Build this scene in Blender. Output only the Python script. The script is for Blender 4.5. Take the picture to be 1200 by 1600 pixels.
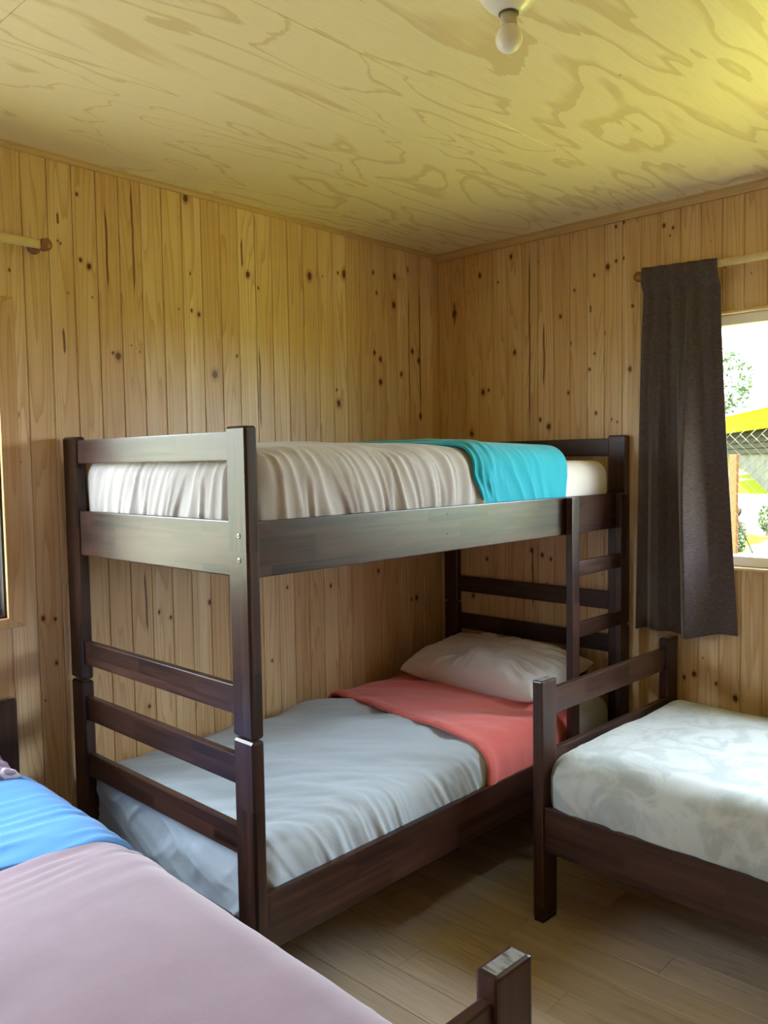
import bpy, bmesh, math, random
import numpy as np
from mathutils import Matrix, Vector

scene = bpy.context.scene
for o in list(bpy.data.objects):
    bpy.data.objects.remove(o, do_unlink=True)
C = scene.collection
R_ = math.radians

# ------------------------------------------------------------------ camera
FPX, CX, CY, CZ, YAW, PITCH, ROLL = 1296.15, -3.2848, -2.6897, 1.5478, 0.7535, 0.0614, -0.0155
cam_data = bpy.data.cameras.new('camera')
cam_data.sensor_fit = 'HORIZONTAL'
cam_data.sensor_width = 36.0
cam_data.lens = 36.0 * FPX / 1200.0
cam_data.clip_start = 0.02
cam = bpy.data.objects.new('camera', cam_data)
C.objects.link(cam)
cp, sp = math.cos(PITCH), math.sin(PITCH)
fwd = Vector((cp * math.cos(YAW), cp * math.sin(YAW), -sp))
rgt = Vector((math.sin(YAW), -math.cos(YAW), 0))
upv = Vector((sp * math.cos(YAW), sp * math.sin(YAW), cp))
cr, sr = math.cos(ROLL), math.sin(ROLL)
r2 = rgt * cr + upv * sr
u2 = upv * cr - rgt * sr
M = Matrix(((r2.x, u2.x, -fwd.x, CX), (r2.y, u2.y, -fwd.y, CY), (r2.z, u2.z, -fwd.z, CZ), (0, 0, 0, 1)))
cam.matrix_world = M
scene.camera = cam

# ------------------------------------------------------------------ sky, sun, exposure
SKY_STRENGTH = 1.0
SUN_STRENGTH = 3.0
EXPOSURE = 4.92
world = bpy.data.worlds.new('world')
scene.world = world
world.use_nodes = True
bg = world.node_tree.nodes['Background']
bg.inputs['Color'].default_value = (0.80, 0.92, 1.04, 1)
bg.inputs['Strength'].default_value = SKY_STRENGTH
sun_data = bpy.data.lights.new('sun', 'SUN')
sun_data.energy = SUN_STRENGTH
sun_data.angle = R_(0.6)
sun_data.color = (1.0, 0.95, 0.86)
sun = bpy.data.objects.new('sun', sun_data)
C.objects.link(sun)
sun.rotation_euler = Vector((0.55, 0.25, -0.8)).to_track_quat('-Z', 'Y').to_euler()
scene.view_settings.view_transform = 'Standard'
scene.view_settings.look = 'None'
scene.view_settings.gamma = 1.0
scene.view_settings.use_curve_mapping = False
scene.view_settings.exposure = EXPOSURE
scene.cycles.use_denoising = True
scene.cycles.max_bounces = 14
scene.cycles.diffuse_bounces = 8
scene.cycles.glossy_bounces = 5
scene.cycles.transparent_max_bounces = 12
scene.cycles.sample_clamp_indirect = 6.0
scene.cycles.caustics_reflective = False
scene.cycles.caustics_refractive = False

# room measures (metres); the corner of the two visible walls is the origin
H = 2.5633
XMIN, YMIN = -4.5, -4.3
WT = 0.12                                   # wall thickness
W1 = dict(y0=-2.80, y1=-1.26, z0=1.115, z1=2.092)      # window in the right wall (plane x = 0)
W2 = dict(x0=-3.45, x1=-2.198, z0=1.066, z1=2.05)      # window in the left wall (plane y = 0)
def portal(name, loc, rot, sx, sy):
    d = bpy.data.lights.new(name, 'AREA')
    d.shape = 'RECTANGLE'; d.size = sx; d.size_y = sy
    d.cycles.is_portal = True
    o = bpy.data.objects.new(name, d); C.objects.link(o)
    o.location = loc; o.rotation_euler = rot
    return o
portal('daylight_portal_right', (WT + 0.02, (W1['y0'] + W1['y1']) / 2, (W1['z0'] + W1['z1']) / 2), (R_(90), 0, R_(90)), W1['y1'] - W1['y0'], W1['z1'] - W1['z0'])
portal('daylight_portal_left', ((W2['x0'] + W2['x1']) / 2, WT + 0.02, (W2['z0'] + W2['z1']) / 2), (R_(-90), 0, 0), W2['x1'] - W2['x0'], W2['z1'] - W2['z0'])

# ------------------------------------------------------------------ helpers
def tag(o, label=None, cat=None, group=None, kind=None):
    if label: o['label'] = label
    if cat: o['category'] = cat
    if group: o['group'] = group
    if kind: o['kind'] = kind
    return o

def empty(name, loc=(0, 0, 0), rz=0.0):
    o = bpy.data.objects.new(name, None)
    o.empty_display_size = 0.1
    C.objects.link(o)
    o.location = loc; o.rotation_euler = (0, 0, rz)
    return o

def link(name, me, mat, parent=None, smooth=False):
    if mat and not me.materials:
        me.materials.append(mat)
    o = bpy.data.objects.new(name, me)
    C.objects.link(o)
    if parent: o.parent = parent
    if smooth:
        for p in me.polygons: p.use_smooth = True
    return o

def bm_box(bm, lo, hi, bevel=0.0, seg=1):
    res = bmesh.ops.create_cube(bm, size=1.0)
    vs = res['verts']
    for v in vs:
        v.co = Vector([lo[i] + (v.co[i] + 0.5) * (hi[i] - lo[i]) for i in range(3)])
    if bevel > 0:
        es = list({e for v in vs for e in v.link_edges})
        bmesh.ops.bevel(bm, geom=es, offset=bevel, segments=seg, affect='EDGES', profile=0.6)

def bm_cyl(bm, a, b, r1, r2=None, n=16, caps=True):
    r2 = r1 if r2 is None else r2
    a = Vector(a); b = Vector(b); d = b - a
    res = bmesh.ops.create_cone(bm, cap_ends=caps, segments=n, radius1=r1, radius2=r2, depth=d.length)
    q = Vector((0, 0, 1)).rotation_difference(d.normalized())
    for v in res['verts']:
        v.co = q @ v.co + (a + b) / 2

def bm_lathe(bm, prof, n=32, origin=(0, 0, 0), axis='Z'):
    rings = []
    for r, z in prof:
        ring = []
        for k in range(n):
            t = 2 * math.pi * k / n
            p = (r * math.cos(t), r * math.sin(t), z)
            if axis == 'Y': p = (p[0], p[2], p[1])
            if axis == 'X': p = (p[2], p[0], p[1])
            ring.append(bm.verts.new((p[0] + origin[0], p[1] + origin[1], p[2] + origin[2])))
        rings.append(ring)
    for a, b in zip(rings, rings[1:]):
        for k in range(n):
            bm.faces.new((a[k], a[(k + 1) % n], b[(k + 1) % n], b[k]))
    if prof[0][0] > 1e-6: bm.faces.new(rings[0][::-1])
    if prof[-1][0] > 1e-6: bm.faces.new(rings[-1])
    bmesh.ops.remove_doubles(bm, verts=bm.verts, dist=1e-6)
    bmesh.ops.recalc_face_normals(bm, faces=bm.faces)

def build(name, bm, mat, parent=None, smooth=False):
    me = bpy.data.meshes.new(name)
    bm.to_mesh(me); bm.free()
    return link(name, me, mat, parent, smooth)

def box(name, lo, hi, mat, parent=None, bevel=0.003, seg=1):
    bm = bmesh.new()
    bm_box(bm, lo, hi, bevel, seg)
    return build(name, bm, mat, parent)

# ------------------------------------------------------------------ numpy noise
def vnoise(x, y, seed=0):
    xi = np.floor(x).astype(np.int64); yi = np.floor(y).astype(np.int64)
    fx = x - xi; fy = y - yi
    fx = fx * fx * fx * (fx * (fx * 6 - 15) + 10); fy = fy * fy * fy * (fy * (fy * 6 - 15) + 10)
    def h(a, b):
        n = (a * 374761393 + b * 668265263 + seed * 974634777) & 0xFFFFFFFF
        n = ((n ^ (n >> 13)) * 1274126177) & 0xFFFFFFFF
        n = n ^ (n >> 16)
        return (n & 0xFFFF) / 65535.0
    a = h(xi, yi); b = h(xi + 1, yi); c = h(xi, yi + 1); d = h(xi + 1, yi + 1)
    return (a * (1 - fx) + b * fx) * (1 - fy) + (c * (1 - fx) + d * fx) * fy

def fbm(x, y, seed=0, oct=3):
    s = 0; a = 0.5; t = 0
    for k in range(oct):
        s = s + a * vnoise(x * 2 ** k, y * 2 ** k, seed + k * 17); t += a; a *= 0.5
    return s / t

def ridge(x, y, seed=0):
    return 1 - np.abs(2 * vnoise(x, y, seed) - 1)

def sstep(a, b, x):
    t = np.clip((x - a) / (b - a), 0, 1)
    return t * t * (3 - 2 * t)

# ------------------------------------------------------------------ material helpers
class NT:
    def __init__(self, name):
        self.m = bpy.data.materials.new(name); self.m.use_nodes = True
        self.t = self.m.node_tree; self.n = self.t.nodes; self.bsdf = self.n['Principled BSDF']; self.out = self.n['Material Output']
    def node(self, typ, **kw):
        nd = self.n.new(typ)
        for k, v in kw.items():
            if hasattr(nd, k): setattr(nd, k, v)
        return nd
    def set(self, sock, v):
        if isinstance(v, bpy.types.NodeSocket): self.t.links.new(v, sock)
        elif isinstance(v, (tuple, list)) and sock.type == 'RGBA' and len(v) == 3: sock.default_value = (*v, 1)
        else: sock.default_value = v
    def math(self, op, a, b=0.0, c=0.0, clamp=False):
        nd = self.node('ShaderNodeMath', operation=op, use_clamp=clamp)
        for i, v in enumerate((a, b, c)): self.set(nd.inputs[i], v)
        return nd.outputs[0]
    def vmath(self, op, a, b=None, scale=None):
        nd = self.node('ShaderNodeVectorMath', operation=op)
        self.set(nd.inputs[0], a)
        if b is not None: self.set(nd.inputs[1], b)
        if scale is not None: self.set(nd.inputs['Scale'], scale)
        return nd.outputs['Value'] if op in ('LENGTH', 'DOT_PRODUCT') else nd.outputs[0]
    def noise(self, vec, scale=5.0, detail=2.0, rough=0.5, dist=0.0):
        nd = self.node('ShaderNodeTexNoise')
        self.set(nd.inputs['Vector'], vec); self.set(nd.inputs['Scale'], scale); self.set(nd.inputs['Detail'], detail)
        self.set(nd.inputs['Roughness'], rough); self.set(nd.inputs['Distortion'], dist)
        return nd.outputs[0]
    def ramp(self, fac, stops, interp='LINEAR'):
        nd = self.node('ShaderNodeValToRGB'); r = nd.color_ramp; r.interpolation = interp
        while len(r.elements) < len(stops): r.elements.new(0.5)
        for e, (p, c) in zip(r.elements, stops):
            e.position = p; e.color = (*c, 1) if len(c) == 3 else c
        self.set(nd.inputs[0], fac)
        return nd.outputs[0]
    def mix(self, fac, a, b, mode='MIX'):
        nd = self.node('ShaderNodeMix', data_type='RGBA', blend_type=mode)
        self.set(nd.inputs[0], fac); self.set(nd.inputs[6], a); self.set(nd.inputs[7], b)
        return nd.outputs[2]
    def maprange(self, v, a, b, c=0.0, d=1.0, smooth=False):
        nd = self.node('ShaderNodeMapRange', clamp=True)
        if smooth: nd.interpolation_type = 'SMOOTHSTEP'
        for i, x in enumerate((v, a, b, c, d)): self.set(nd.inputs[i], x)
        return nd.outputs[0]
    def comb(self, x, y, z):
        nd = self.node('ShaderNodeCombineXYZ')
        for i, v in enumerate((x, y, z)): self.set(nd.inputs[i], v)
        return nd.outputs[0]
    def sep(self, v):
        nd = self.node('ShaderNodeSeparateXYZ'); self.set(nd.inputs[0], v)
        return nd.outputs
    def coord(self, which='Object'):
        return self.node('ShaderNodeTexCoord').outputs[which]
    def rand(self):
        return self.node('ShaderNodeObjectInfo').outputs['Random']
    def attr(self, name):
        nd = self.node('ShaderNodeAttribute'); nd.attribute_type = 'OBJECT'; nd.attribute_name = name
        return nd.outputs['Vector']
    def bump(self, h, strength=0.2, dist=0.01):
        nd = self.node('ShaderNodeBump'); self.set(nd.inputs['Height'], h)
        nd.inputs['Strength'].default_value = strength; nd.inputs['Distance'].default_value = dist
        self.t.links.new(nd.outputs[0], self.bsdf.inputs['Normal'])
    def p(self, **kw):
        for k, v in kw.items(): self.set(self.bsdf.inputs[k.replace('_', ' ')], v)
        return self.m

def plain(name, col, rough=0.5, metallic=0.0, spec=0.5):
    t = NT(name)
    return t.p(Base_Color=col, Roughness=rough, Metallic=metallic, Specular_IOR_Level=spec)

# pine tongue-and-groove boards: local x across the board, local z up the board
def mat_pine(name, nk=6, ns=2, cols=None, axis='X'):
    t = NT(name)
    co = t.coord(); s = t.sep(co); rnd = t.rand()
    x, z = (s[0], s[2]) if axis == 'X' else (s[1], s[2])
    p2 = t.comb(x, 0.0, z)
    warp = t.noise(t.comb(t.math('MULTIPLY', x, 1.0), t.math('MULTIPLY', rnd, 91.0), z), 34.0, 2.0)
    warp = t.math('SUBTRACT', warp, 0.5)
    d = None
    for i in range(nk):
        a = t.sep(t.attr('k%d' % i))
        v = t.vmath('SUBTRACT', p2, t.comb(a[0], 0.0, a[1]))
        v = t.vmath('MULTIPLY', v, (1.0, 0.0, 0.72))
        dd = t.math('DIVIDE', t.vmath('LENGTH', v), a[2])
        d = dd if d is None else t.math('MINIMUM', d, dd)
    dk = t.math('ADD', d, t.math('MULTIPLY', warp, 0.9))
    core = t.maprange(dk, 0.75, 1.15, 1.0, 0.0, True)
    halo = t.maprange(dk, 0.9, 2.4, 1.0, 0.0, True)
    st = None
    for i in range(ns):
        a = t.sep(t.attr('s%d' % i))
        dz = t.math('DIVIDE', t.math('ABSOLUTE', t.math('SUBTRACT', z, a[1])), a[2])
        wob = t.math('MULTIPLY', t.math('SUBTRACT', t.noise(t.comb(0.0, rnd, z), 7.0, 2.0), 0.5), 0.014)
        dx = t.math('ABSOLUTE', t.math('ADD', t.math('SUBTRACT', x, a[0]), wob))
        wid = t.math('MULTIPLY', t.maprange(dz, 0.55, 1.0, 1.0, 0.0, True), 0.0042)
        f = t.maprange(t.math('SUBTRACT', dx, wid), -0.001, 0.0008, 1.0, 0.0)
        f = t.math('MULTIPLY', f, t.maprange(dz, 0.98, 1.0, 1.0, 0.0))
        st = f if st is None else t.math('MAXIMUM', st, f)
    # growth rings: contour lines of a field stretched along the board
    fld = t.noise(t.comb(t.math('MULTIPLY', x, 11.0), t.math('MULTIPLY', rnd, 57.0), t.math('MULTIPLY', z, 0.62)), 1.0, 2.0, 0.45)
    pull = t.math('DIVIDE', 0.9, t.math('ADD', t.math('MULTIPLY', d, d), 1.6))
    rings = t.math('ADD', t.math('MULTIPLY', fld, t.math('ADD', 9.0, t.math('MULTIPLY', rnd, 7.0))), pull)
    rings = t.math('ADD', rings, t.math('MULTIPLY', x, 30.0))
    saw = t.math('FRACT', rings)
    line = t.ramp(saw, [(0.0, (0, 0, 0)), (0.55, (0.12, 0.12, 0.12)), (0.88, (0.75, 0.75, 0.75)), (0.94, (0.95, 0.95, 0.95)), (1.0, (0, 0, 0))])
    fib = t.noise(t.comb(t.math('MULTIPLY', x, 420.0), rnd, t.math('MULTIPLY', z, 7.0)), 1.0, 2.0)
    cols = cols or [(0.75, 0.565, 0.33), (0.62, 0.42, 0.22), (0.80, 0.62, 0.39), (0.61, 0.40, 0.21)]
    base = t.ramp(t.math('FRACT', t.math('MULTIPLY', rnd, 7.31)), [(0.0, cols[0]), (0.35, cols[1]), (0.7, cols[2]), (1.0, cols[3])])
    big = t.noise(t.comb(t.math('MULTIPLY', x, 14.0), t.math('MULTIPLY', rnd, 33.0), t.math('MULTIPLY', z, 1.1)), 1.0, 2.0)
    base = t.mix(t.maprange(big, 0.42, 0.72), base, (0.62, 0.41, 0.20))
    late = t.mix(0.75, base, (0.42, 0.21, 0.075))
    col = t.mix(t.math('MULTIPLY', line, 0.78), base, late)
    col = t.mix(t.maprange(fib, 0.35, 0.75, 0.0, 0.16), col, (0.36, 0.17, 0.06))
    col = t.mix(t.math('MULTIPLY', halo, 0.55), col, (0.30, 0.115, 0.035))
    col = t.mix(core, col, t.mix(t.noise(co, 160.0), (0.035, 0.014, 0.008), (0.14, 0.05, 0.02)))
    col = t.mix(t.math('MULTIPLY', st, 0.88), col, (0.11, 0.035, 0.012))
    t.bump(t.math('ADD', t.math('MULTIPLY', line, 0.4), fib), 0.08, 0.002)
    return t.p(Base_Color=col, Roughness=0.38, Specular_IOR_Level=0.4)

def mat_ply(name):
    t = NT(name)
    s = t.sep(t.coord()); rnd = t.rand()
    x, y = s[0], s[1]
    o = t.math('MULTIPLY', rnd, 63.0)
    big = t.noise(t.comb(t.math('MULTIPLY', x, 0.85), t.math('MULTIPLY', y, 3.3), o), 1.0, 3.0, 0.5, 0.45)
    jag = t.noise(t.comb(t.math('MULTIPLY', x, 5.0), t.math('MULTIPLY', y, 60.0), o), 1.0, 3.0, 0.6)
    rr = t.math('ADD', t.math('MULTIPLY', big, 10.5), t.math('MULTIPLY', jag, 0.34))
    saw = t.math('FRACT', rr)
    w = t.maprange(t.noise(t.comb(t.math('MULTIPLY', x, 0.9), t.math('MULTIPLY', y, 2.2), t.math('ADD', o, 9.0)), 1.0, 1.0), 0.35, 0.7, 0.10, 0.38)
    band = t.maprange(t.math('DIVIDE', saw, w), 0.55, 1.15, 1.0, 0.0)
    band = t.math('MULTIPLY', band, t.maprange(saw, 0.0, 0.03))
    fib = t.noise(t.comb(t.math('MULTIPLY', x, 9.0), t.math('MULTIPLY', y, 330.0), o), 1.0, 2.0)
    tone = t.noise(t.comb(t.math('MULTIPLY', x, 0.5), t.math('MULTIPLY', y, 1.4), t.math('ADD', o, 31.0)), 1.0, 2.0)
    base = t.mix(tone, (0.80, 0.68, 0.43), (0.84, 0.73, 0.49))
    col = t.mix(t.math('MULTIPLY', band, 0.55), base, (0.58, 0.42, 0.20))
    col = t.mix(t.maprange(fib, 0.4, 0.8, 0.0, 0.18), col, (0.50, 0.34, 0.16))
    vor = t.node('ShaderNodeTexVoronoi'); t.set(vor.inputs['Vector'], t.comb(x, y, o)); vor.inputs['Scale'].default_value = 5.0
    dot = t.maprange(vor.outputs['Distance'], 0.014, 0.022, 1.0, 0.0)
    col = t.mix(t.math('MULTIPLY', dot, 0.8), col, (0.09, 0.05, 0.02))
    t.bump(fib, 0.06, 0.002)
    return t.p(Base_Color=col, Roughness=0.42, Specular_IOR_Level=0.35)

# dark stained, varnished finger-jointed wood; axis = direction of the grain
def mat_dark(name, axis):
    t = NT(name)
    s = t.sep(t.coord()); rnd = t.rand()
    L, A, B = {'X': (s[0], s[2], s[1]), 'Y': (s[1], s[2], s[0]), 'Z': (s[2], s[0], s[1])}[axis]
    br = t.node('ShaderNodeTexBrick')
    t.set(br.inputs['Vector'], t.comb(t.math('ADD', L, t.math('MULTIPLY', rnd, 3.0)), t.math('ADD', A, 0.013), 0.0))
    br.inputs['Color1'].default_value = (0, 0, 0, 1); br.inputs['Color2'].default_value = (1, 1, 1, 1)
    br.inputs['Scale'].default_value = 1.0; br.inputs['Mortar Size'].default_value = 0.0
    br.inputs['Brick Width'].default_value = 0.31; br.inputs['Row Height'].default_value = 0.072
    st = br.outputs['Color']
    g = t.noise(t.comb(t.math('MULTIPLY', L, 2.2), t.math('MULTIPLY', A, 42.0), t.math('ADD', t.math('MULTIPLY', B, 42.0), t.math('MULTIPLY', st, 7.0))), 1.0, 3.0, 0.6, 0.4)
    col = t.mix(st, (0.013, 0.0052, 0.0040), (0.050, 0.0205, 0.0145))
    col = t.mix(t.maprange(g, 0.4, 0.75, 0.0, 0.75), col, (0.080, 0.036, 0.024))
    scr = t.noise(t.comb(t.math('MULTIPLY', L, 1.4), t.math('MULTIPLY', A, 9.0), t.math('MULTIPLY', B, 9.0)), 3.0, 3.0)
    return t.p(Base_Color=col, Roughness=t.maprange(scr, 0.3, 0.7, 0.29, 0.35), Specular_IOR_Level=0.40)

def mat_cloth(name, col, var=None, rough=0.85, sheen=0.25, weave=900.0, bump=0.12, wr=0.0, mott=(6.0, 0.35), trans=0.0):
    t = NT(name)
    co = t.coord()
    n1 = t.noise(co, mott[0], 4.0, 0.6)
    c = t.mix(t.maprange(n1, 0.35, 0.7, 0.0, mott[1]), col, var or tuple(k * 0.82 for k in col))
    f = t.noise(co, weave, 1.0)
    c = t.mix(t.maprange(f, 0.3, 0.7, 0.0, 0.10), c, tuple(k * 0.7 for k in col))
    h = t.math('MULTIPLY', f, 0.25)
    if wr:
        a = t.node('ShaderNodeTexNoise'); t.set(a.inputs['Vector'], co); a.inputs['Scale'].default_value = 11.0; a.inputs['Detail'].default_value = 4.0; a.inputs['Distortion'].default_value = 1.2
        h = t.math('ADD', h, t.math('MULTIPLY', a.outputs[0], wr))
    t.bump(h, bump, 0.01)
    return t.p(Base_Color=c, Roughness=rough, Sheen_Weight=sheen, Specular_IOR_Level=0.15)

def mat_glass(name):
    t = NT(name)
    tr = t.node('ShaderNodeBsdfTransparent'); gl = t.node('ShaderNodeBsdfGlossy'); gl.inputs['Roughness'].default_value = 0.01
    tr.inputs[0].default_value = (0.97, 0.985, 0.98, 1)
    mx = t.node('ShaderNodeMixShader'); lw = t.node('ShaderNodeLayerWeight'); lw.inputs[0].default_value = 0.5
    t.set(mx.inputs[0], t.math('ADD', 0.02, t.math('MULTIPLY', t.math('POWER', lw.outputs['Facing'], 5.0), 0.5))); t.t.links.new(tr.outputs[0], mx.inputs[1]); t.t.links.new(gl.outputs[0], mx.inputs[2])
    t.t.links.new(mx.outputs[0], t.out.inputs[0])
    return t.m

PINE_L = mat_pine('pine_boards_left', axis='X')
PINE_R = mat_pine('pine_boards_right', axis='Y')
PINE_TRIM = mat_pine('pine_trim', nk=1, ns=1, cols=[(0.62, 0.40, 0.18), (0.58, 0.36, 0.15), (0.66, 0.44, 0.22), (0.60, 0.38, 0.17)])
PLY = mat_ply('ceiling_plywood')
DX, DY, DZ = mat_dark('dark_wood_x', 'X'), mat_dark('dark_wood_y', 'Y'), mat_dark('dark_wood_z', 'Z')
METAL = plain('bolt_steel', (0.30, 0.28, 0.24), 0.4, 1.0)
WHITE_PL = plain('white_plastic', (0.82, 0.81, 0.77), 0.22)
GLASS = mat_glass('window_glass')

# ================================================================== THE ROOM
# ---- wall knots and resin streaks as they sit on the walls: (along the wall, height, radius) and (along, height, half length)
KL= [(-1.909, 2.454, 0.007), (-1.904, 2.239, 0.007), (-1.874, 2.222, 0.011), (-1.928, 2.253, 0.003), (-1.981, 2.288, 0.004), (-1.972, 2.281, 0.004), (-2.143, 2.168, 0.005), (-2.139, 1.715, 0.008), (-1.777, 1.927, 0.012), (-1.797, 1.938, 0.005), (-1.469, 2.123, 0.007), (-1.437, 2.112, 0.009), (-1.371, 1.89, 0.016), (-1.482, 2.534, 0.014), (-1.47, 2.259, 0.005), (-1.15, 2.25, 0.006), (-1.724, 1.97, 0.003), (-1.706, 1.962, 0.002), (-1.692, 1.95, 0.003), (-1.525, 2.122, 0.003), (-1.952, 2.123, 0.003), (-1.866, 2.12, 0.003), (-1.264, 1.97, 0.006), (-1.201, 2.296, 0.013), (-2.013, 1.7, 0.003), (-0.873, 2.339, 0.017), (-0.704, 2.379, 0.007), (-0.666, 2.379, 0.02), (-0.478, 2.414, 0.009), (-0.458, 2.325, 0.009), (-0.478, 2.049, 0.011), (-0.438, 2.022, 0.013), (-0.44, 1.916, 0.014), (-0.34, 2.285, 0.015), (-0.333, 2.419, 0.013), (-0.233, 2.464, 0.013), (-0.712, 1.806, 0.016), (-0.724, 1.865, 0.006), (-0.295, 1.961, 0.013), (-0.211, 2.078, 0.013), (-0.165, 2.035, 0.013), (-0.155, 1.764, 0.015), (-1.648, 1.005, 0.007), (-1.424, 1.012, 0.01), (-1.6, 0.979, 0.007), (-2.081, 1.047, 0.009), (-2.04, 1.039, 0.007), (-2.136, 1.563, 0.005), (-2.042, 0.891, 0.007), (-1.701, 0.665, 0.007), (-1.124, 0.726, 0.006), (-1.034, 1.022, 0.006), (-0.783, 0.998, 0.009), (-0.476, 1.032, 0.012), (-0.439, 1.035, 0.009), (-0.203, 0.869, 0.013), (-0.243, 0.864, 0.008)]
KR= [(-0.117, 2.268, 0.018), (-0.272, 2.428, 0.012), (-0.453, 2.486, 0.011), (-0.379, 2.38, 0.005), (-0.469, 2.046, 0.01), (-0.287, 1.871, 0.014), (-0.32, 1.879, 0.008), (-0.217, 1.674, 0.016), (-0.597, 2.436, 0.006), (-0.785, 2.282, 0.006), (-0.765, 2.053, 0.007), (-0.754, 1.837, 0.008), (-0.889, 1.741, 0.008), (-0.944, 2.355, 0.013), (-0.983, 2.374, 0.007), (-1.016, 2.38, 0.007), (-0.982, 2.516, 0.007), (-1.017, 2.527, 0.008), (-1.031, 2.546, 0.008), (-1.193, 2.478, 0.008), (-1.231, 2.463, 0.007), (-1.218, 2.434, 0.004), (-1.059, 2.177, 0.008), (-1.047, 1.917, 0.01), (-0.929, 2.078, 0.008), (-0.883, 1.997, 0.006), (-0.859, 1.932, 0.007), (-0.715, 2.177, 0.01), (-0.608, 1.724, 0.01), (-0.653, 1.692, 0.014), (-0.469, 2.043, 0.012), (-0.963, 1.711, 0.005), (-0.99, 1.699, 0.005), (-0.881, 2.332, 0.007), (-0.615, 1.104, 0.01), (-0.661, 1.088, 0.009), (-0.56, 1.121, 0.011), (-0.303, 1.063, 0.01), (-0.217, 0.875, 0.012), (-1.288, 0.646, 0.009), (-1.33, 0.666, 0.011), (-1.419, 0.641, 0.008), (-1.494, 0.596, 0.013)]
SL= [(-1.706, 2.344, 0.218), (-1.807, 2.292, 0.155), (-1.977, 2.361, 0.022), (-1.972, 1.963, 0.048), (-1.23, 2.374, 0.063), (-1.966, 1.672, 0.033), (-1.153, 1.849, 0.184), (-0.234, 2.027, 0.383), (-0.155, 2.088, 0.354), (-1.153, 1.837, 0.171), (-1.7, 1.051, 0.128), (-1.7, 0.845, 0.157)]
SR= [(-0.117, 2.268, 0.071), (-0.552, 2.095, 0.468), (-0.629, 2.016, 0.166), (-0.865, 2.191, 0.019), (-0.566, 0.996, 0.166)]

FAR_K = (9.0, 9.0, 0.002)
def set_marks(o, c0, knots, streaks, half, z0, z1, rng, extra=True):
    ks = [(k[0] - c0, k[1], k[2] * 0.70) for k in knots if abs(k[0] - c0) <= half and z0 <= k[1] <= z1]
    if extra:
        for _ in range(rng.choice((0, 0, 1, 1))):
            ks.append((rng.uniform(-half, half) * 0.8, rng.uniform(z0, z1), rng.uniform(0.0015, 0.003)))
    ss = [(s[0] - c0, s[1], s[2]) for s in streaks if abs(s[0] - c0) <= half and z0 <= s[1] <= z1]
    for i in range(6): o['k%d' % i] = tuple(float(v) for v in (ks[i] if i < len(ks) else FAR_K))
    for i in range(2): o['s%d' % i] = tuple(float(v) for v in (ss[i] if i < len(ss) else (9.0, 9.0, 0.01)))

def board_mesh(name, w, z0, z1, axis):
    # shallow prism with chamfered long edges: neighbouring chamfers make the V joint
    d, g, c = 0.012, 0.0006, 0.0022
    prof = [(-w / 2 + g, 0.0), (-w / 2 + g, d - c), (-w / 2 + g + c, d), (w / 2 - g - c, d), (w / 2 - g, d - c), (w / 2 - g, 0.0)]
    vs = []
    for z in (z0, z1):
        for a, b in prof:
            vs.append((a, -b, z) if axis == 'X' else (-b, a, z))
    n = len(prof)
    fs = [(i, (i + 1) % n, n + (i + 1) % n, n + i) for i in range(n)] + [tuple(range(n)), tuple(range(n, 2 * n))]
    me = bpy.data.meshes.new(name); me.from_pydata(vs, [], fs)
    bm = bmesh.new(); bm.from_mesh(me); bmesh.ops.recalc_face_normals(bm, faces=bm.faces); bm.to_mesh(me); bm.free()
    return me

# backing slabs of the four walls (window openings left free)
def slab(name, boxes, mat, label=None):
    bm = bmesh.new()
    for lo, hi in boxes: bm_box(bm, lo, hi)
    o = build(name, bm, mat)
    return tag(o, label, 'wall', kind='structure')
PLAINPINE = plain('pine_backing', (0.20, 0.11, 0.045), 0.6)
wall_left = slab('wall_left', [
    ((XMIN, 0.0, -0.1), (W2['x0'], WT, H + 0.1)), ((W2['x1'], 0.0, -0.1), (WT, WT, H + 0.1)),
    ((W2['x0'], 0.0, -0.1), (W2['x1'], WT, W2['z0'])), ((W2['x0'], 0.0, W2['z1']), (W2['x1'], WT, H + 0.1))], PLAINPINE,
    'varnished knotty pine board wall behind the bunk bed')
wall_right = slab('wall_right', [
    ((0.0, W1['y1'], -0.1), (WT, 0.0, H + 0.1)), ((0.0, YMIN, -0.1), (WT, W1['y0'], H + 0.1)),
    ((0.0, W1['y0'], -0.1), (WT, W1['y1'], W1['z0'])), ((0.0, W1['y0'], W1['z1']), (WT, W1['y1'], H + 0.1))], PLAINPINE,
    'knotty pine board wall with the bright window and dark curtain')
REARPINE = plain('rear_wall_pine', (0.50, 0.31, 0.13), 0.45)
wall_near = slab('wall_near', [((XMIN, YMIN - WT, -0.1), (WT, YMIN, H + 0.1))], REARPINE, 'pine wall behind the camera')
wall_far_left = slab('wall_side', [((XMIN - WT, YMIN - WT, -0.1), (XMIN, WT, H + 0.1))], REARPINE, 'pine wall to the left of the camera')

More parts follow.
